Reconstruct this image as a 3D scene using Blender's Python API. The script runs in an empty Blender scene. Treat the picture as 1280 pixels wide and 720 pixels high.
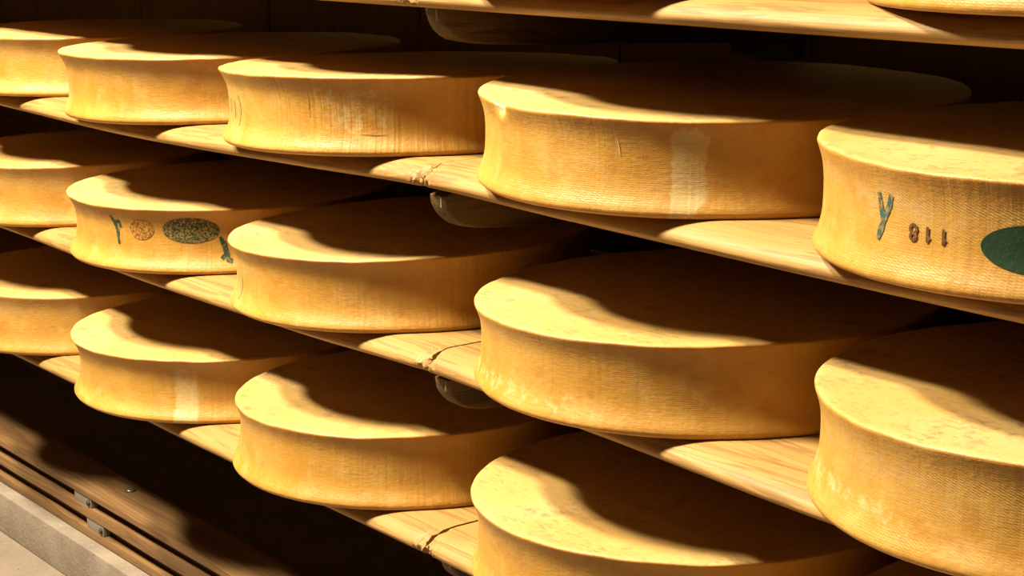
import bpy, bmesh, math, random
from math import sin, cos, pi, radians, hypot
from mathutils import Vector, Matrix, noise

S = bpy.context.scene
COL = S.collection
random.seed(5)

# ------------------------------------------------------------------ helpers
def lin(r, g, b):
    f = lambda c: (c/255/12.92) if c/255 <= .04045 else ((c/255+.055)/1.055)**2.4
    return (f(r), f(g), f(b), 1)

def smooth(a, b, x):
    t = min(1, max(0, (x-a)/(b-a)))
    return t*t*(3-2*t)

def interp(pts, x):
    if x <= pts[0][0]: return pts[0][1]
    for (a, u), (b, v) in zip(pts, pts[1:]):
        if x <= b:
            t = (x-a)/(b-a)
            return u+(v-u)*t
    return pts[-1][1]

def sinterp(pts, x):
    """smooth (Catmull-Rom) version of interp"""
    if x <= pts[0][0]: return pts[0][1]
    for i in range(len(pts)-1):
        a, u = pts[i]; b, v = pts[i+1]
        if x <= b:
            t = (x-a)/(b-a)
            p0 = pts[i-1] if i else pts[i]
            p3 = pts[i+2] if i+2 < len(pts) else pts[i+1]
            m0 = (v-p0[1])/(b-p0[0])*(b-a)
            m1 = (p3[1]-u)/(p3[0]-a)*(b-a)
            return (2*t**3-3*t*t+1)*u+(t**3-2*t*t+t)*m0+(-2*t**3+3*t*t)*v+(t**3-t*t)*m1
    return pts[-1][1]

def obj(name, verts, faces, mats, parent=None, loc=(0, 0, 0), smooth_sh=True, fmat=None, attrs=None, sharp=None):
    me = bpy.data.meshes.new(name)
    me.from_pydata(verts, [], faces)
    for m in (mats if isinstance(mats, (list, tuple)) else [mats]):
        me.materials.append(m)
    if fmat:
        me.polygons.foreach_set('material_index', fmat)
    if attrs:
        for k, vals in attrs.items():
            a = me.attributes.new(k, 'FLOAT', 'POINT')
            a.data.foreach_set('value', vals)
    me.update()
    bm = bmesh.new(); bm.from_mesh(me)
    bmesh.ops.recalc_face_normals(bm, faces=bm.faces)
    bm.to_mesh(me); bm.free()
    me.polygons.foreach_set('use_smooth', [smooth_sh]*len(me.polygons))
    if sharp:
        me.set_sharp_from_angle(angle=radians(sharp))
    o = bpy.data.objects.new(name, me)
    COL.objects.link(o)
    o.location = loc
    if parent: o.parent = parent
    return o

def tag(o, label, cat, group=None):
    o['label'] = label; o['category'] = cat
    if group: o['group'] = group
    return o

def structure(o):
    o['kind'] = 'structure'
    return o

def empty(name, loc):
    o = bpy.data.objects.new(name, None)
    COL.objects.link(o); o.location = loc
    o.empty_display_size = .05
    return o

def bevel_box(x0, x1, y0, y1, z0, z1, bw=.003, seg=2):
    bm = bmesh.new()
    bmesh.ops.create_cube(bm, size=1)
    for v in bm.verts:
        v.co = Vector((x0+(v.co.x+.5)*(x1-x0), y0+(v.co.y+.5)*(y1-y0), z0+(v.co.z+.5)*(z1-z0)))
    if bw:
        bmesh.ops.bevel(bm, geom=bm.edges[:], offset=bw, segments=seg, profile=.6, affect='EDGES')
    bm.verts.index_update()
    vs = [tuple(v.co) for v in bm.verts]; fs = [[v.index for v in f.verts] for f in bm.faces]
    bm.free()
    return vs, fs

def join(parts):
    V, F = [], []
    for v, f in parts:
        n = len(V); V += v; F += [[i+n for i in q] for q in f]
    return V, F

# ------------------------------------------------------------------ materials
class NT:
    def __init__(s, name, rough=.6, spec=.3):
        s.m = bpy.data.materials.new(name); s.m.use_nodes = True
        s.t = s.m.node_tree; s.n = s.t.nodes
        s.b = s.n['Principled BSDF']
        s.b.inputs['Roughness'].default_value = rough
        s.b.inputs['Specular IOR Level'].default_value = spec
    def put(s, sock, v):
        if isinstance(v, bpy.types.NodeSocket): s.t.links.new(v, sock)
        else: sock.default_value = v
    def math(s, op, a, b=None, c=None, clamp=False):
        n = s.n.new('ShaderNodeMath'); n.operation = op; n.use_clamp = clamp
        s.put(n.inputs[0], a)
        if b is not None: s.put(n.inputs[1], b)
        if c is not None: s.put(n.inputs[2], c)
        return n.outputs[0]
    def obj(s, scale=(1, 1, 1), rnd=0):
        tc = s.n.new('ShaderNodeTexCoord')
        mp = s.n.new('ShaderNodeMapping'); mp.inputs['Scale'].default_value = scale
        s.t.links.new(tc.outputs['Object'], mp.inputs['Vector'])
        if rnd:
            oi = s.n.new('ShaderNodeObjectInfo')
            cb = s.n.new('ShaderNodeCombineXYZ')
            r = s.math('MULTIPLY', oi.outputs['Random'], rnd)
            for i in range(3): s.put(cb.inputs[i], r)
            s.t.links.new(cb.outputs[0], mp.inputs['Location'])
        return mp.outputs['Vector']
    def noise(s, vec, scale, detail=4, rough=.55, dist=0):
        n = s.n.new('ShaderNodeTexNoise')
        s.put(n.inputs['Vector'], vec); n.inputs['Scale'].default_value = scale
        n.inputs['Detail'].default_value = detail; n.inputs['Roughness'].default_value = rough
        n.inputs['Distortion'].default_value = dist
        return n.outputs[0]
    def voro(s, vec, scale):
        n = s.n.new('ShaderNodeTexVoronoi')
        s.put(n.inputs['Vector'], vec); n.inputs['Scale'].default_value = scale
        return n.outputs['Distance']
    def step(s, v, a, b, lo=0., hi=1.):
        n = s.n.new('ShaderNodeMapRange'); n.interpolation_type = 'SMOOTHSTEP'
        s.put(n.inputs[0], v)
        for i, x in enumerate((a, b, lo, hi)): s.put(n.inputs[i+1], x)
        return n.outputs[0]
    def mix(s, f, a, b):
        n = s.n.new('ShaderNodeMix'); n.data_type = 'RGBA'
        s.put(n.inputs[0], f); s.put(n.inputs[6], a); s.put(n.inputs[7], b)
        return n.outputs[2]
    def attr(s, name):
        n = s.n.new('ShaderNodeAttribute'); n.attribute_name = name
        return n.outputs['Fac']
    def bump(s, h, dist, strength=1.):
        n = s.n.new('ShaderNodeBump'); n.inputs['Distance'].default_value = dist
        n.inputs['Strength'].default_value = strength
        s.put(n.inputs['Height'], h)
        s.t.links.new(n.outputs[0], s.b.inputs['Normal'])
    def sss(s):
        s.b.inputs['Subsurface Weight'].default_value = .35
        s.b.inputs['Subsurface Radius'].default_value = (1, .42, .10)
        s.b.inputs['Subsurface Scale'].default_value = .014
    def color(s, c): s.put(s.b.inputs['Base Color'], c)

def make_rind():
    """flank of a wheel: cloth-pressed washed rind"""
    s = NT('cheese_rind', .5, .45)
    v = s.obj(rnd=7)
    v0 = s.obj()
    sp = s.n.new('ShaderNodeSeparateXYZ'); s.t.links.new(v0, sp.inputs[0])
    ang = s.math('ARCTAN2', sp.outputs[1], sp.outputs[0])
    arc = s.math('MULTIPLY', ang, .31)
    big = s.noise(v, 5, 4, .6)
    mid = s.noise(v, 26, 5, .65)
    fine = s.noise(v, 170, 3, .6)
    c = s.mix(s.step(big, .3, .7), RIND_A, RIND_B)
    c = s.mix(s.step(mid, .48, .72, 0, .6), c, RIND_C)
    mott = s.noise(s.obj((1, 1, 1.6), rnd=19), 17, 6, .72)
    c = s.mix(s.step(mott, .50, .68, 0, .55), c, RIND_D)
    # grey-white bloom, breaking up at its edges
    pale = s.attr('pale')
    gran = s.noise(v, 60, 5, .7)
    k = s.math('MULTIPLY', s.step(s.math('ADD', pale, s.math('MULTIPLY', s.math('SUBTRACT', gran, .5), 1.7)), .22, .62), .85)
    c = s.mix(k, c, RIND_P)
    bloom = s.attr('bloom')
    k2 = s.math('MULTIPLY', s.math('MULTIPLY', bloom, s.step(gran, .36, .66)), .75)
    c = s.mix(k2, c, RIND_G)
    # brown pits
    pit = s.math('MULTIPLY', s.step(s.voro(v, 75), .10, .04), s.step(s.math('ADD', s.noise(v, 9, 2), s.math('MULTIPLY', bloom, .26)), .56, .66))
    c = s.mix(s.math('MULTIPLY', pit, .75), c, lin(120, 66, 18))
    # cloth weave
    comb = s.n.new('ShaderNodeCombineXYZ')
    s.put(comb.inputs[0], s.math('MULTIPLY', arc, .22)); s.put(comb.inputs[1], sp.outputs[2])
    thr = s.noise(comb.outputs[0], 330, 2, .5)
    wz = s.math('SINE', s.math('MULTIPLY', sp.outputs[2], 2*pi/.0026))
    wa = s.math('SINE', s.math('ADD', s.math('MULTIPLY', arc, 2*pi/.0075), s.math('MULTIPLY', sp.outputs[2], 2150)))
    rib = s.noise(arc_vec(s, arc), 1, 2, .5)
    mask = s.step(s.noise(v, 6, 2), .35, .6)
    h = s.math('ADD', s.math('MULTIPLY', wz, s.math('MULTIPLY', mask, .15)), s.math('MULTIPLY', wa, s.math('ADD', s.math('MULTIPLY', mask, .10), s.math('MULTIPLY', s.attr('twill'), .45))))
    h = s.math('ADD', h, s.math('MULTIPLY', thr, 1.3))
    h = s.math('ADD', h, s.math('MULTIPLY', fine, 1.6))
    h = s.math('ADD', h, s.math('MULTIPLY', mid, 3.0))
    h = s.math('ADD', h, s.math('MULTIPLY', rib, s.math('ADD', 1.6, s.math('MULTIPLY', s.attr('rib'), 6.0))))
    c = s.mix(s.step(s.math('ADD', thr, s.math('MULTIPLY', wz, .06)), .35, .7, 0, .22), c, RIND_D)
    c = s.mix(s.math('MULTIPLY', s.step(wa, -.2, .9), s.math('MULTIPLY', s.attr('twill'), .22)), c, RIND_G)
    c = s.mix(s.math('MULTIPLY', s.step(rib, .5, .7), s.math('MULTIPLY', s.attr('rib'), .35)), c, RIND_C)
    s.color(c); s.sss()
    s.put(s.b.inputs['Roughness'], s.step(mid, .3, .7, .42, .62))
    s.bump(h, .0005, .5)
    return s.m

def arc_vec(s, arc):
    cb = s.n.new('ShaderNodeCombineXYZ')
    s.put(cb.inputs[0], s.math('MULTIPLY', arc, 130))
    oi = s.n.new('ShaderNodeObjectInfo')
    s.put(cb.inputs[1], s.math('MULTIPLY', oi.outputs['Random'], 50))
    return cb.outputs[0]

def make_top():
    s = NT('cheese_top', .5, .3)
    v = s.obj(rnd=11)
    big = s.noise(v, 4, 4, .6); mid = s.noise(v, 38, 6, .7); fine = s.noise(v, 260, 3, .6)
    c = s.mix(s.step(big, .35, .65), TOP_A, TOP_B)
    c = s.mix(s.math('MULTIPLY', s.step(mid, .5, .68), s.step(s.noise(v, 7, 3), .42, .62)), c, TOP_C)
    c = s.mix(s.step(fine, .52, .72, 0, .45), c, TOP_D)
    fib = s.noise(s.obj((60, 190, 100), rnd=9), 1, 4, .7)
    c = s.mix(s.math('MULTIPLY', s.step(fib, .50, .66), s.step(s.noise(v, 11, 3), .40, .62)), c, TOP_C)
    c = s.mix(s.math('MULTIPLY', s.attr('pale'), .8), c, RIND_P)
    s.color(c); s.sss()
    h = s.math('ADD', s.math('MULTIPLY', mid, 1.2), s.math('MULTIPLY', fine, .8))
    s.bump(h, .0008, .5)
    return s.m

def make_wood(name, a, b, dark, axis=0, rough=.5, bump=.5, knots=True, grain=1.):
    s = NT(name, rough, .3)
    sc = [9, 9, 9]; sc[axis] = .45
    v = s.obj(tuple(sc), rnd=13)
    w = s.noise(v, 3.2, 5, .6, .6)
    sc2 = [70, 70, 70]; sc2[axis] = 1.6
    f = s.noise(s.obj(tuple(sc2), rnd=5), 3, 3, .6)
    rings = s.math('SINE', s.math('MULTIPLY', w, 34))
    c = s.mix(s.step(w, .3, .7), a, b)
    c = s.mix(s.math('MULTIPLY', s.step(rings, .2, 1), .4*grain), c, dark)
    c = s.mix(s.step(f, .55, .78, 0, .5*grain), c, dark)
    blot = s.noise(s.obj((1.2 if axis == 0 else 6, 6, 6), rnd=3), 2.4, 4, .6)
    c = s.mix(s.step(blot, .58, .75, 0, .35), c, dark)
    if knots:
        kv = s.voro(s.obj((2.2, 9, 9), rnd=4), 1.1)
        c = s.mix(s.step(kv, .09, .03, 0, .8), c, lin(70, 38, 12))
    s.color(c)
    s.bump(s.math('ADD', f, s.math('MULTIPLY', w, .6)), .0015, bump)
    return s.m

def make_concrete(name, a, b, spots):
    s = NT(name, .85, .2)
    v = s.obj()
    n1 = s.noise(v, 6, 6, .65); n2 = s.noise(v, 90, 4, .7)
    c = s.mix(s.step(n1, .3, .7), a, b)
    c = s.mix(s.step(n2, .55, .75, 0, .45), c, spots)
    pits = s.step(s.voro(v, 45), .10, .05)
    pits = s.math('MULTIPLY', pits, s.step(s.noise(v, 12, 2), .5, .6))
    c = s.mix(pits, c, lin(60, 45, 30))
    s.color(c)
    s.bump(s.math('SUBTRACT', s.math('ADD', n1, n2), pits), .004, .6)
    return s.m

def make_ink(name, ink, ground, scale, lo, hi, rough=.6):
    """stamped ink, broken up by the rind's weave"""
    s = NT(name, rough, .25)
    v = s.obj()
    n = s.noise(v, scale, 3, .75)
    s.color(s.mix(s.step(n, lo, hi), ink, ground))
    s.bump(s.noise(v, 220, 2), .0008, .5)
    return s.m

def make_plain(name, c, rough=.5, metal=0., spec=.4):
    s = NT(name, rough, spec)
    v = s.obj()
    n = s.noise(v, 60, 4, .6)
    s.color(s.mix(s.step(n, .4, .8, 0, .4), c, tuple(x*.6 for x in c[:3])+(1,)))
    s.b.inputs['Metallic'].default_value = metal
    s.bump(n, .0006, .4)
    return s.m

RIND_A = (.38, .19, .022, 1); RIND_B = (.43, .24, .040, 1); RIND_C = (.45, .285, .070, 1)
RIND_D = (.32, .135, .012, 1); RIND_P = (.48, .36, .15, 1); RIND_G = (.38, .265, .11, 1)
TOP_A = (.46, .285, .082, 1); TOP_B = (.50, .335, .125, 1); TOP_C = (.27, .165, .065, 1); TOP_D = (.32, .18, .036, 1)

RIND = make_rind(); TOP = make_top()
PINE = make_wood('pine_board', (.35, .205, .060, 1), (.28, .155, .042, 1), (.14, .068, .017, 1), rough=.55, grain=1.3)
OAK = make_wood('dark_bracket_wood', (.11, .062, .018, 1), (.06, .032, .010, 1), (.02, .010, .004, 1), axis=1, rough=.62, grain=1.6, knots=False)
RAILW = make_wood('rail_wood', (.19, .105, .038, 1), (.14, .075, .028, 1), (.055, .027, .010, 1), rough=.55)
WALL = make_wood('wall_panel', (.26, .185, .060, 1), (.20, .145, .047, 1), (.13, .09, .03, 1), axis=2, rough=.8, knots=False, grain=.5)
FRONTW = make_wood('front_bounce_boards', (.10, .05, .013, 1), (.08, .04, .010, 1), (.05, .025, .006, 1), rough=.7)
CONC_EDGE = make_concrete('concrete_curb', (.23, .19, .14, 1), (.16, .13, .095, 1), (.34, .29, .22, 1))
CONC = make_concrete('concrete_floor', (.20, .158, .115, 1), (.16, .125, .09, 1), (.27, .22, .165, 1))
STEEL = make_plain('galvanised_plate', (.20, .18, .15, 1), .5, .3)
SCREW = make_plain('screw_steel', (.16, .15, .13, 1), .35, .7)
IRON = make_plain('rough_iron', (.05, .035, .025, 1), .7, .3)
STRIP = make_plain('pale_strip', (.22, .17, .11, 1), .5)
GREEN = make_ink('green_ink', (.008, .030, .012, 1), (.10, .085, .03, 1), 300, .58, .76)
GREENW = make_ink('worn_green_ink', (.022, .036, .014, 1), (.24, .165, .05, 1), 260, .45, .60)
BLUE = make_ink('blue_green_ink', (.035, .075, .060, 1), (.28, .17, .03, 1), 160, .46, .68)
TEAL = make_ink('dark_teal_ink', (.020, .045, .030, 1), (.26, .15, .02, 1), 160, .50, .70)
FAINT = make_ink('faint_blue_ink', (.19, .18, .10, 1), (.40, .23, .035, 1), 160, .36, .62)
BROWNINK = make_ink('brown_ink', (.085, .042, .014, 1), (.24, .12, .02, 1), 240, .50, .74)
REDINK = make_ink('worn_brown_ink', (.15, .060, .012, 1), (.40, .21, .03, 1), 200, .44, .58)
DISC = make_ink('stained_disc', (.36, .165, .016, 1), (.40, .195, .020, 1), 90, .30, .60)

# ------------------------------------------------------------------ fitted place
ZS = [-.1210, -.3832, -.6503, -.9195]          # top of the four shelves
BT = .034                                       # board thickness
SEAM = -2.207
BEND = {                                        # slow bow of the boards
    0: [(-4.4, 0), (0, 0)],
    1: [(-4.4, 0), (-3.8, -.001), (-3.18, -.0052), (-2.53, .0060), (SEAM, .0085), (-1.86, .0023), (-1.22, -.0008), (0, 0)],
    2: [(-4.4, 0), (-3.2, -.0015), (-2.55, .0008), (SEAM, .0045), (-1.86, .0006), (-1.2, -.0006), (0, 0)],
    3: [(-4.4, 0), (-3.2, -.0015), (-2.55, .0005), (SEAM, .0005), (-1.86, -.0003), (0, 0)]}
EDGE = {                                        # plan wobble of the front edge
    0: [(-4.4, 0), (0, -.004)],
    1: [(-4.4, 0), (-3.7, .002), (-2.9, -.010), (-2.5, -.006), (SEAM, .012), (-1.78, .009), (-1.1, -.006), (0, 0)],
    2: [(-4.4, .01), (-3.8, .010), (-3.15, -.005), (-2.54, .001), (SEAM, .012), (-1.82, .007), (-1.39, -.010), (0, -.01)],
    3: [(-4.4, 0), (-3.45, .002), (-2.84, -.006), (SEAM, 0), (-1.8, -.003), (0, 0)]}
def bend(r, x): return sinterp(BEND[r], x)

# row, column : x, y, top radius, base radius, height, tilt x, tilt y, waist
CH = {
    (0, 1): (-3.16, .235, .312, .312, .119, 0, 0, .0130),
    (0, 2): (-2.52, .235, .312, .312, .119, 0, 0, .0130),
    (0, 3): (-1.86, .245, .312, .312, .119, 0, 0, .0120),
    (0, 4): (-1.19, .277, .308, .308, .119, 0, 0, .0110),
    (1, 0): (-3.8097, .2466, .3112, .3112, .1137, .0008, -.0070, .0130),
    (1, 1): (-3.1759, .2355, .3167, .3117, .1130, .0058, .0005, .0135),
    (1, 2): (-2.5347, .2331, .3188, .3160, .1173, .0168, -.0200, .0140),
    (1, 3): (-1.8640, .2714, .3243, .3279, .1245, -.0183, .0071, .0110),
    (1, 4): (-1.2228, .2367, .3044, .3082, .1202, -.0116, .0121, .0095),
    (2, 0): (-3.8404, .2263, .3109, .3112, .1245, .0060, .0109, .0120),
    (2, 1): (-3.1878, .2344, .3121, .3119, .1181, -.0009, .0046, .0155),
    (2, 2): (-2.5665, .2347, .3032, .3032, .1169, .0192, .0205, .0130),
    (2, 3): (-1.8644, .2514, .3176, .3200, .1168, .0129, .0110, .0100),
    (2, 4): (-1.2006, .2224, .3097, .3163, .1248, .0018, .0089, .0100),
    (3, 0): (-3.8517, .2220, .3120, .3129, .1229, -.0015, -.0005, .0100),
    (3, 1): (-3.1852, .2243, .3142, .3128, .1176, .0035, .0059, .0145),
    (3, 2): (-2.5575, .2237, .2979, .3077, .1165, .0104, .0133, .0110),
    (3, 3): (-1.8641, .2300, .3115, .3115, .1160, .0016, .0021, .0105),
    (3, 4): (-1.1700, .2350, .3100, .3120, .1200, 0, 0, .0105)}
LABEL = {
    (0, 1): 'topmost-shelf cheese wheel directly above the one with grey pitted band under its rim',
    (0, 2): 'topmost-shelf cheese wheel directly above the ribbed wheel with squarish pale patch',
    (0, 3): 'topmost-shelf cheese wheel directly above the wheel with the chipped rim',
    (0, 4): 'cheese wheel at right end of topmost shelf, only its lower edge in view',
    (1, 0): 'yellow cheese wheel cut off by left edge of photo, on upper shelf',
    (1, 1): 'yellow cheese wheel with grey pitted band under its rim, second from left on upper shelf',
    (1, 2): 'ribbed yellow cheese wheel with squarish pale patch and faint blue smear, middle of upper shelf',
    (1, 3): 'large yellow cheese wheel with chipped rim and rounded pale patch, on upper shelf',
    (1, 4): 'cheese wheel stamped with upside-down 118 and dark green oval, right end of upper shelf',
    (2, 0): 'yellow cheese wheel cut off by left edge of photo, on middle shelf',
    (2, 1): 'cheese wheel with speckled worn green oval and round brown stamp, on middle shelf',
    (2, 2): 'smooth orange cheese wheel just left of the board seam on middle shelf',
    (2, 3): 'large plain orange cheese wheel just right of the board seam on middle shelf',
    (2, 4): 'cheese wheel with bloom-grey weave under its rim, right end of middle shelf',
    (3, 0): 'yellow cheese wheel cut off by left edge of photo, on lowest shelf',
    (3, 1): 'cheese wheel with vertical whitish strip on its flank, on lowest shelf',
    (3, 2): 'plain golden cheese wheel left of the board seam on lowest shelf',
    (3, 3): 'cheese wheel at bottom of photo right of the board seam on lowest shelf',
    (3, 4): 'rightmost cheese wheel on lowest shelf, almost wholly below the photo'}

# profile of a wheel's flank: height fraction, share of the waist
PROF = [(0, .36), (.02, .14), (.045, .02), (.07, .02), (.12, .26), (.165, .48), (.21, .67), (.27, .84), (.345, .96),
        (.44, 1.0), (.535, 1.0), (.62, .975), (.70, .90), (.76, .80), (.81, .67), (.855, .51), (.895, .34), (.93, .18), (.955, .06), (.972, 0)]
NA = 288

def add_pale(k, th, t):
    """whitish patches with a shape of their own, and powdery bloom"""
    p = 0.; b = 0.
    d = math.degrees(th)
    if k == (1, 3):
        edge = -44.5+5*(-(abs(t-.55)/.55)**2)+1.2*sin(t*9)
        p = smooth(-54.5, -51.5, d)*(1-smooth(edge-.5, edge+.4, d))*smooth(1.02, .8, t)
        p *= .75+.35*smooth(.6, .1, t)
        p = max(p, 1.2*math.exp(-((d+102.5)/3)**2-((t-.98)/.07)**2))
    elif k == (1, 2):
        edge = -41.5-3.5*max(0, .55-t)
        p = .36*smooth(-75, -56, d)*(1-smooth(edge-.4, edge+.3, d))*smooth(.90, .8, t)*smooth(.26, .34, t)
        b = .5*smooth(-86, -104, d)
    elif k == (3, 1):
        p = .95*smooth(-51, -48.5, d)*(1-smooth(-42.5, -41, d))*smooth(.93, .8, t)
        p *= .55+.6*smooth(.7, .15, t)
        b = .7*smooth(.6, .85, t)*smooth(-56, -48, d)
    elif k in ((1, 0), (1, 1), (2, 0), (3, 0)):
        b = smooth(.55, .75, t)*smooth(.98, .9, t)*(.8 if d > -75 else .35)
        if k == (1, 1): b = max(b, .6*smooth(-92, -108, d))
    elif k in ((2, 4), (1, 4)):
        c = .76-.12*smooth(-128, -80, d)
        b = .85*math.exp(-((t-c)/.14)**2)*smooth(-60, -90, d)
        if k == (2, 4): p = .42*math.exp(-((t-.30)/.11)**2)*smooth(-84, -100, d)
    elif k == (2, 3):
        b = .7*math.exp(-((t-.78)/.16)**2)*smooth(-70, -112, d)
        p = .35*math.exp(-((t-.22)/.12)**2)*smooth(-40, -80, d)
    elif k == (2, 2):
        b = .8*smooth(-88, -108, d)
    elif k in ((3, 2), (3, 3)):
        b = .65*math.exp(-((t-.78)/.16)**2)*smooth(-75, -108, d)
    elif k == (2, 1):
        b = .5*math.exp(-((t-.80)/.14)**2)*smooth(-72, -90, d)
    return min(1.3, p), b

def wheel_surface(k):
    x, y, R, Rb, h, tx, ty, w = CH[k]
    r0 = k[0]; sd = k[0]*17.3+k[1]*5.9
    zbase = ZS[r0]+bend(r0, x)
    def S(th, t, off=0.):
        ins = sinterp(PROF, t)*w if t <= .972 else 0.0
        if t > .972:
            q = (t-.972)/.028
            ins = .0052*(1-math.sqrt(max(0, 1-q*q)))
        n3 = noise.noise((cos(th)*1.6+sd, sin(th)*1.6, t*.7))
        n4 = noise.noise((cos(th)*9+sd, sin(th)*9, t*2.2+3))
        rr = Rb+(R-Rb)*t-ins+n3*.0016+n4*.0007+off
        if k == (1, 3):
            g = math.exp(-((math.degrees(th)+102.5)/2.6)**2)*smooth(.84, .97, t)
            rr -= .010*g
        px, py = rr*cos(th), rr*sin(th)
        zb = ZS[r0]+bend(r0, x+px)-zbase+.0004
        lip = .0010*noise.noise((cos(th)*7+sd, sin(th)*7, 9.1))+.0014*noise.noise((cos(th)*2.5+sd, sin(th)*2.5, 4.4))
        zt = ZS[r0]+h-zbase+tx*px+ty*py+lip
        if k == (1, 3):
            zt -= .006*math.exp(-((math.degrees(th)+102.5)/2.6)**2)
        return (px, py, zb+(zt-zb)*t)
    return S, zbase

def make_wheel(k):
    x, y, R, Rb, h, tx, ty, w = CH[k]
    S, zbase = wheel_surface(k)
    tw = {(1, 4): 1.0, (2, 4): 1.0, (1, 3): .45, (2, 3): .25}.get(k, .12)
    rb = {(1, 2): 1.0, (1, 4): .25, (3, 1): .35, (2, 1): .3, (2, 2): .3, (3, 2): .25}.get(k, .1)
    ts = [p[0] for p in PROF]+[.980, .987, .993, .997, 1.0]
    V, F, fm, pale, bloom = [], [], [], [], []
    for t in ts:
        for i in range(NA):
            th = -pi+2*pi*i/NA
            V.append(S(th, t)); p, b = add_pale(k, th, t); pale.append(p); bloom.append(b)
    nt = len(ts)
    for j in range(nt-1):
        for i in range(NA):
            a = j*NA+i; b = j*NA+(i+1) % NA
            F.append((a, b, b+NA, a+NA)); fm.append(0 if ts[j+1] < .99 else 1)
    # upper face in rings
    sd = k[0]*3.1+k[1]*7.7
    prev = (nt-1)*NA
    for q in (.985, .96, .92, .86, .78, .68, .55, .40, .22):
        st = len(V)
        for i in range(NA):
            th = -pi+2*pi*i/NA
            ex = S(th, 1.0)
            px, py = ex[0]*q, ex[1]*q
            zt = ZS[k[0]]+h-zbase+tx*px+ty*py
            e = smooth(.90, 1.0, q)
            z = zt*(1-e)+ex[2]*e+.0014*noise.noise((px*9+sd, py*9, 2))+.0006*noise.noise((px*40+sd, py*40, 5))-.0008*(1-e)
            V.append((px, py, z))
            g = math.exp(-((math.degrees(th)+102.5)/3)**2-((q-1)/.015)**2) if k == (1, 3) else 0
            pale.append(g); bloom.append(0)
        for i in range(NA):
            F.append((prev+i, prev+(i+1) % NA, st+(i+1) % NA, st+i)); fm.append(1)
        prev = st
    F.append([prev+i for i in range(NA)]); fm.append(1)
    st = len(V)
    for i in range(NA):
        a = V[i]; V.append((a[0]*.95, a[1]*.95, a[2]+.006)); pale.append(0); bloom.append(0)
    for i in range(NA):
        F.append(((i+1) % NA, i, st+i, st+(i+1) % NA)); fm.append(0)
    F.append([st+i for i in range(NA)][::-1]); fm.append(0)
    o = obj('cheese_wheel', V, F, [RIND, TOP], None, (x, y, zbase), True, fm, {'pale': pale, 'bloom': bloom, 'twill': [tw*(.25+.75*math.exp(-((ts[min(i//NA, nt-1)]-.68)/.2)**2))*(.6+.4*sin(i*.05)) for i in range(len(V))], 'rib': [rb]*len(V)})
    tag(o, LABEL[k], 'cheese', 'cheese wheels ripening on the shelves')
    return o, S

WHEELS = {k: make_wheel(k) for k in CH}

# ---- marks that follow the flank
OFF = .0007
def patch_ellipse(k, name, mat, c, rad, rings=7, seg=40, jag=.0, label=None, hole=0.0):
    o, S = WHEELS[k]
    V, F = [], []
    n0 = 0
    if not hole:
        V.append(S(radians(c[0]), c[1], OFF)); n0 = 1
    for j in range(0 if hole else 1, rings+1):
        q = hole+(1-hole)*j/rings
        for i in range(seg):
            a = 2*pi*i/seg
            qq = q*(1+jag*noise.noise((cos(a)*2.3, sin(a)*2.3, c[0]))*(q > .9))
            V.append(S(radians(c[0]+rad[0]*qq*cos(a)), c[1]+rad[1]*qq*sin(a), OFF))
    if not hole:
        for i in range(seg): F.append((0, 1+i, 1+(i+1) % seg))
    for j in range(rings if hole else rings-1):
        for i in range(seg):
            a = n0+j*seg+i; b = n0+j*seg+(i+1) % seg
            F.append((a, b, b+seg, a+seg))
    p = obj(name, V, F, mat, o)
    if label: p['label'] = label
    return p

def stroke_geo(S, pts, wid, K, sub=6, off=.0007):
    """ribbon through (angle deg, height fraction) points; K = (deg per mm, fraction per mm)"""
    P = []
    for i in range(len(pts)-1):
        for s in range(sub):
            t = s/sub
            P.append([pts[i][m]+(pts[i+1][m]-pts[i][m])*t for m in range(3)])
    P.append(list(pts[-1]))
    V, F = [], []
    for i, (a, z, wv) in enumerate(P):
        a0, z0 = P[max(0, i-1)][:2]; a1, z1 = P[min(len(P)-1, i+1)][:2]
        dx, dz = (a1-a0)/K[0], (z1-z0)/K[1]
        L = hypot(dx, dz) or 1
        nx, nz = -dz/L, dx/L
        ww = wid*wv*(1+.25*noise.noise((i*.9, a, z)))
        for s in (-1, -.33, .33, 1):
            V.append(S(radians(a+nx*s*ww*K[0]), min(.97, z+nz*s*ww*K[1]), off))
    for i in range(len(P)-1):
        for s in range(3):
            F.append((4*i+s, 4*i+s+1, 4*i+s+5, 4*i+s+4))
    return V, F

def marks(k, name, mat, strokes, wid, label=None):
    o, S = WHEELS[k]
    K = (math.degrees(.001/CH[k][2]), .001/CH[k][4])
    p = obj(name, *join([stroke_geo(S, s, wid, K, off=OFF) for s in strokes]), mat, o)
    if label: p['label'] = label
    return p

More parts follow.
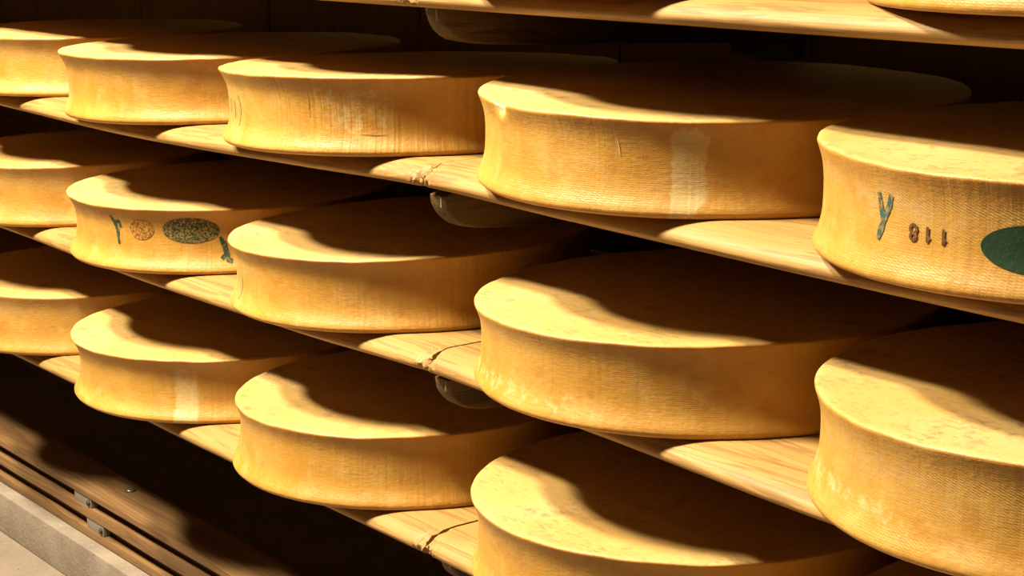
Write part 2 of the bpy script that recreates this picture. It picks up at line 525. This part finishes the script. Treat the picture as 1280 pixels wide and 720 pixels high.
# right-hand wheel of the upper shelf: blue mark, round stain, number, oval
k = (1, 4)
marks(k, 'ink_mark', BLUE, [[(-100.2, .74, .8), (-99.6, .62, 1.1), (-98.9, .52, 1.0)],
                            [(-96.6, .74, .9), (-97.2, .64, 1.2), (-98.4, .53, 1.1), (-99.3, .43, 1.2), (-100.0, .34, .9)]], 3.3, 'blue-green hand-drawn ink tick')
OFF = .0011
def glyphs(text, k, c, hgt, adv, rot=True):
    """digits drawn as strokes, turned upside down"""
    D = {'1': [[(-.10, .62, 1), (.05, .84, 1), (.08, 1, 1), (.08, .5, 1), (.08, 0, 1)]],
         '8': [[(.26*cos(a*pi/8+pi/2), .27+.27*sin(a*pi/8+pi/2), 1) for a in range(17)],
               [(.22*cos(a*pi/8-pi/2), .76+.22*sin(a*pi/8-pi/2), 1) for a in range(17)]]}
    out = []
    n = len(text)
    mm = (math.degrees(.001/CH[k][2]), .001/CH[k][4])
    for i, ch in enumerate(text):
        ox = (i-(n-1)/2)*adv
        for s in D[ch]:
            q = []
            for u, v, wv in s:
                X, Y = ox+u*hgt, (v-.5)*hgt
                if rot: X, Y = -X, -Y
                q.append((c[0]+X*mm[0], c[1]+Y*mm[1], wv))
            out.append(q)
    return out
marks(k, 'stamped_number', BROWNINK, glyphs('118', k, (-86.9, .462), 16, 19), 1.6, 'brown number 118 stamped upside down')
OFF = .0007
patch_ellipse(k, 'oval_label', GREEN, (-64.3, .435), (11.6, .205), 8, 56, label='dark green oval label')
# second wheel of the middle shelf
k = (2, 1)
marks(k, 'ink_mark', TEAL, [[(-74.6, .83, .9), (-73.2, .74, 1.3), (-72.2, .62, 1.2), (-72.3, .50, 1.0), (-71.9, .40, .9)],
                            [(-73.0, .74, .8), (-70.9, .76, 1.0), (-70.5, .66, .9)]], 3.3, 'small teal ink mark left of the oval')
patch_ellipse(k, 'round_stamp', REDINK, (-61.4, .655), (4.9, .155), jag=.1, label='worn brown round stamp')
patch_ellipse(k, 'oval_label', GREENW, (-43.2, .66), (10.1, .192), 8, 56, label='speckled worn green oval label')
marks(k, 'ink_mark', TEAL, [[(-33.2, .56, .8), (-31.8, .44, 1.4), (-31.2, .32, 1.3), (-30.6, .21, 1.2), (-29.2, .20, 1.0)],
                            [(-31.4, .30, 1.0), (-32.9, .23, 1.0)]], 3.6, 'teal ink mark right of the oval')
# faint smears at the left flank of two wheels
for st in ([(-109.5, .62, .7), (-109.0, .42, 1.0)], [(-99.5, .68, .8), (-98.5, .50, 1.3), (-99, .28, .8)], [(-103.5, .60, .9), (-103.6, .36, 1.0)]):
    marks((1, 2), 'ink_smear', FAINT, [st], 3.4, 'faint blue ink smear')
marks((2, 2), 'ink_smear', FAINT, [[(-104.5, .55, .7), (-104.2, .36, 1.1), (-104.8, .18, .7)]], 2.8, 'faint blue ink smear')

CRACK = make_plain('dark_crack', (.10, .045, .008, 1), .8)
SCRATCH = make_plain('pale_scratch', (.52, .38, .14, 1), .6)
marks((1, 2), 'crack', CRACK, [[(-65.3, .80, .5), (-65.5, .62, 1), (-65.4, .47, .4)]], .55, 'thin upright crack in the rind')
marks((1, 2), 'crack', CRACK, [[(-50.0, .275, .4), (-46.0, .262, 1), (-42.3, .268, .5)]], .6, 'thin level crack in the rind')
marks((1, 3), 'scratch', SCRATCH, [[(-65.4, .80, .5), (-64.9, .70, 1), (-64.7, .60, .5)]], .9, 'short pale scratch on the flank')
# ------------------------------------------------------------------ shelf boards
def board(r, x0, x1, label):
    xs, x = [], x0
    while x < x1-.0004:
        xs.append(x)
        x += .0016 if abs(x-SEAM) < .045 or abs(x+.0016-SEAM) < .045 else .012
        if xs[-1] < SEAM-.05 < x: x = SEAM-.045
    xs.append(x1); nx = len(xs)-1
    prof = []
    # closed section (y, z): flat top, worn round nose, flat underside
    for i in range(9): prof.append((.705-(.705-.062)*i/8, 0))
    nose = [(.048, -.0004), (.036, -.0015), (.026, -.0035), (.017, -.0065), (.010, -.010), (.0045, -.0145), (.0015, -.019), (.0008, -.023),
            (.002, -.0265), (.005, -.0295), (.010, -.032), (.018, -.0335), (.030, -.034)]
    prof += nose
    for i in range(1, 5): prof.append((.030+(.705-.030)*i/4, -.034))
    n = len(prof)
    V, F = [], []
    for i in range(nx+1):
        x = xs[i]
        near = min(abs(x-SEAM), 9)
        fray = smooth(.040, .0, near)
        for j, (y, z) in enumerate(prof):
            front = smooth(.07, .01, y)
            dy = front*(sinterp(EDGE[r], x)+.0012*noise.noise((x*3, r*7.1, z*20))+.0004*noise.noise((x*25, z*150, r)))
            ch = front*fray*(.004+.016*max(-.25, noise.noise((x*140, z*110+y*50, r*3.3))))
            up = bend(r, x)
            dz = -.002*front*fray*(1+3*noise.noise((y*110, x*150, r*5.5)))*(1 if z > -.012 else 0)
            V.append((x-x0, y+dy+ch, z+up+dz))
    for i in range(nx):
        for j in range(n):
            a = i*n+j; b = i*n+(j+1) % n
            F.append((a, b, b+n, a+n))
    F.append([j for j in range(n)]); F.append([nx*n+j for j in range(n)])
    o = obj('shelf_board', V, F, PINE, None, (x0, 0, ZS[r]), True, sharp=50)
    tag(o, label, 'shelf', 'pine shelf boards of the cheese rack')
    return o

NM = ['topmost', 'upper', 'middle', 'lowest']
for r in range(4):
    board(r, -6.3, SEAM-(.0008 if r == 1 else .0032), [
        'pine board left of the bracket on the topmost shelf, mostly above the photo',
        'pine shelf board left of the splintered seam on the upper shelf',
        'pine shelf board left of the dark seam on the middle shelf',
        'pine shelf board left of the dark seam on the lowest shelf'][r])
    board(r, SEAM+(.0008 if r == 1 else .0032), -.12, [
        'pine shelf board crossing the top right corner of the photo',
        'pine shelf board right of the splintered seam on the upper shelf',
        'pine shelf board right of the dark seam on the middle shelf',
        'pine shelf board right of the dark seam on the lowest shelf'][r])

# ------------------------------------------------------------------ bracket arms under the seam
WALLY = .735
def bracket(r):
    root = empty('shelf_bracket', (SEAM+.017, 0, ZS[r]-BT))
    tag(root, 'dark wooden bracket arm with rounded nose under the seam of the %s shelf' % NM[r], 'bracket', 'bracket arms carrying the shelf seams')
    up = bend(r, SEAM)
    # section of the arm in y,z (z below the board)
    low = [(.030, -.0008), (.0305, -.008), (.0325, -.016), (.0365, -.024), (.0425, -.032), (.0515, -.040), (.062, -.0465), (.085, -.0515), (.115, -.055), (.18, -.060), (.30, -.066), (.5, -.076), (.735, -.088)]
    poly = [(y, z) for y, z in low]+[(.735, up-.0005), (.4, -.0005), (.10, -.0005+up*.6), (.045, -.0005+up*.6)]
    n = len(poly)
    hw = .020
    V, F = [], []
    rows = [(-hw, .004), (-hw+.0015, .0015), (-hw+.004, 0), (0, -.0004), (hw-.004, 0), (hw-.0015, .0015), (hw, .004)]
    for x, ins in rows:
        for i, (y, z) in enumerate(poly):
            if i < len(low):
                a = low[max(0, i-1)]; b = low[min(len(low)-1, i+1)]
                dy, dz = b[0]-a[0], b[1]-a[1]; L = hypot(dy, dz)
                y, z = y-dz/L*ins*(y < .6), z+dy/L*ins
            nn = .0006*noise.noise((x*120, y*60, z*90+r))
            V.append((x, y+nn*(y < .5), z+nn))
    for q in range(len(rows)-1):
        for i in range(n):
            a = q*n+i; b = q*n+(i+1) % n
            F.append((a, b, b+n, a+n))
    F.append(list(range(n))); F.append([(len(rows)-1)*n+i for i in range(n)])
    obj('arm', V, F, OAK, root, sharp=55)
    v, f = bevel_box(.0095, .0125, .0294, .0340, -.017, -.002, .0004)  # thin upright strip, paler than the arm
    c = obj('pale_strip', v, f, STRIP, root)
    c['label'] = 'pale narrow strip on the nose'
    # rough iron gusset against the wall
    bm = []
    pts = [(.60, -.083), (.60, -.100), (.64, -.104), (.68, -.116), (.71, -.118), (.734, -.112), (.734, -.088)]
    V, F = [], []
    for x in (-.012, .012):
        for y, z in pts: V.append((x, y+.003*noise.noise((y*80, z*50, x*9)), z+.003*noise.noise((y*90, z*70, 4))*(z < -.095)))
    m = len(pts)
    for i in range(m): F.append((i, (i+1) % m, m+(i+1) % m, m+i))
    F.append(list(range(m))); F.append(list(range(m, 2*m)))
    obj('gusset', V, F, IRON, root, smooth_sh=False)
for r in range(4): bracket(r)

# ------------------------------------------------------------------ slatted kickboard on the curb
CURBZ = -1.348
root = empty('slatted_kickboard', (-3.7, .11, CURBZ))
tag(root, 'brown slatted wooden kickboard with a top plank, on the concrete curb at lower left', 'rail')
def rel(parts, o=(-3.7, .11, CURBZ)):
    v, f = parts
    return [(a-o[0], b-o[1], c-o[2]) for a, b, c in v], f
def longbox(x0, x1, y0, y1, z0, z1, bw, amp=.0008, seed=0):
    sec = [(y0+bw, z1), (y1-bw, z1), (y1, z1-bw), (y1, z0+bw), (y1-bw, z0), (y0+bw, z0), (y0, z0+bw), (y0, z1-bw), (y0+bw*.3, z1-bw*.3)]
    n = len(sec); nx = int((x1-x0)/.02); V, F = [], []
    for i in range(nx+1):
        x = x0+(x1-x0)*i/nx
        for y, z in sec:
            d = amp*noise.noise((x*4, y*30+seed, z*30))
            V.append((x, y+d, z+d))
    for i in range(nx):
        for j in range(n):
            a = i*n+j; b = i*n+(j+1) % n
            F.append((a, b, b+n, a+n))
    F.append(list(range(n))); F.append([nx*n+j for j in range(n)])
    return V, F
X0, X1 = -4.75, -2.55
plank = obj('top_plank', *rel(longbox(X0, X1, .098, .205, -1.256, -1.240, .002, seed=1)), RAILW, root, sharp=40)
obj('slat', *rel(longbox(X0, X1, .099, .121, -1.303, -1.2785, .0016, seed=2)), RAILW, root, sharp=40)
obj('slat', *rel(longbox(X0, X1, .099, .121, CURBZ+.0005, -1.3270, .0016, seed=3)), RAILW, root, sharp=40)
obj('back_board', *rel(longbox(X0, X1, .1215, .130, CURBZ+.0005, -1.257, .001, seed=4)), RAILW, root, sharp=40)
def spacer(x0, x1, z0, z1):
    p = obj('spacer', *rel(bevel_box(x0, x1, .101, .119, z0, z1, .0008)), STEEL, root)
    p['label'] = 'grey metal spacer between the slats'
    x = x1-.010; zc = (z0+z1)/2
    V, F = [], []
    for yy, rr in ((.1012, .0068), (.0975, .0062), (.0962, .0040)):
        for i in range(14):
            a = 2*pi*i/14; V.append((x+rr*cos(a), yy, zc+rr*sin(a)))
    for j in range(2):
        for i in range(14): F.append((j*14+i, j*14+(i+1) % 14, j*14+14+(i+1) % 14, j*14+14+i))
    F.append(list(range(28, 42))); F.append(list(range(14)))
    V = [(a-(-3.7), b-.11, c-CURBZ) for a, b, c in V]
    s = obj('bolt_head', V, F, IRON, p)
for s in (0,):
    spacer(-3.741, -3.655, -1.2785, -1.256)
    spacer(-3.682, -3.598, -1.3270, -1.303)
def dome(x, y, z, r, mat, name, parent):
    V, F = [], []
    for j, (q, hgt) in enumerate(((1, 0), (1, .0025), (.85, .0045), (.5, .0058))):
        for i in range(18):
            a = 2*pi*i/18; V.append((x+r*q*cos(a)+3.7, y+r*q*sin(a)-.11, z+hgt-CURBZ))
    for j in range(3):
        for i in range(18): F.append((j*18+i, j*18+(i+1) % 18, j*18+18+(i+1) % 18, j*18+18+i))
    F.append(list(range(54, 72))); F.append(list(range(18)))
    return obj(name, V, F, mat, parent)
dome(-3.606, .172, -1.2402, .0125, SCREW, 'screw', plank)

# ------------------------------------------------------------------ setting
FLOORZ = -1.446
v, f = bevel_box(-7.2, .6, .066, .135, FLOORZ, CURBZ, .004)
structure(obj('trim_1', v, f, CONC_EDGE, sharp=40))
def slab(name, x0, x1, y0, y1, z0, z1, mat):
    return structure(obj(name, *bevel_box(x0, x1, y0, y1, z0, z1, 0), mat, smooth_sh=False))
slab('floor', -7.2, .6, -3.2, WALLY+.05, FLOORZ-.1, FLOORZ, CONC)
structure(obj('wall_right_blocker', *bevel_box(-.115, -.075, -.02, WALLY-.002, FLOORZ+.001, 1.0, .003), WALL, sharp=40))  # unseen end panel, added to keep stray light out of the shelf gaps
# back wall of wide upright panels with narrow grooves
parts = [bevel_box(-7.2, .6, WALLY+.012, WALLY+.05, FLOORZ, 1.0, 0)]
xs = [-7.2, -6.5, -5.8, -5.2, -4.62, -3.93, -3.29, -2.64, -2.16, -1.5, -.85, -.2, .6]
for a, b in zip(xs, xs[1:]):
    parts.append(bevel_box(a+.003, b-.003, WALLY, WALLY+.014, FLOORZ, 1.0, .002))
structure(obj('wall_front_bounce', *bevel_box(-7.2, .6, -3.35, -3.3, FLOORZ, 1.6, 0), FRONTW, smooth_sh=False))  # unseen stand-in for the opposite rack, added for warm bounce fill
structure(obj('wall_back', *join(parts), WALL, sharp=30))

# ------------------------------------------------------------------ light: warm spots along the aisle
def lamp(name, loc, power, col, radius, target=None, cone=None, blend=.5):
    ld = bpy.data.lights.new(name, 'SPOT' if cone else 'POINT')
    ld.energy = power; ld.color = col; ld.shadow_soft_size = radius
    if cone:
        ld.spot_size = radians(cone); ld.spot_blend = blend
    o = bpy.data.objects.new(name, ld); COL.objects.link(o); o.location = loc
    if target:
        o.rotation_euler = (Vector(target)-Vector(loc)).to_track_quat('-Z', 'Y').to_euler()
    return o
WARM = (1, .86, .66)
def tube(name, loc, power, col, sx, sy, target):
    ld = bpy.data.lights.new(name, 'AREA'); ld.shape = 'RECTANGLE'
    ld.size = sx; ld.size_y = sy; ld.energy = power; ld.color = col
    o = bpy.data.objects.new(name, ld); COL.objects.link(o); o.location = loc
    o.rotation_euler = (Vector(target)-Vector(loc)).to_track_quat('-Z', 'Y').to_euler()
    return o
tube('aisle_tube', (-3.5, -2.0, 2.45), 355, WARM, 1.2, .30, (-3.0, 0, -.6))
tube('aisle_tube', (-3.1, -1.75, 3.15), 495, WARM, 1.2, .30, (-2.6, 0, -.6))
lamp('aisle_lamp', (3.2, -1.95, 1.75), 36, WARM, .08, (-1.25, 0, -.5), 17, .7)

w = bpy.data.worlds.new('cellar'); S.world = w; w.use_nodes = True
bg = w.node_tree.nodes['Background']
bg.inputs[0].default_value = (1, .75, .45, 1); bg.inputs[1].default_value = .001

# ------------------------------------------------------------------ camera
cd = bpy.data.cameras.new('camera'); cd.sensor_width = 36; cd.lens = 66.344; cd.clip_start = .02
cam = bpy.data.objects.new('camera', cd); COL.objects.link(cam)
R = ((.591169, .806375, -.016671), (-.156227, .134762, .978485), (.791273, -.575845, .205645))
M = Matrix.Identity(4)
for i in range(3):
    for j in range(3): M[j][i] = R[i][j]
M.translation = Vector((0, -1.43500, 0))
cam.matrix_world = M
S.camera = cam

S.view_settings.view_transform = 'Standard'; S.view_settings.look = 'None'
S.view_settings.gamma = 1; S.view_settings.use_curve_mapping = False
S.view_settings.exposure = .13
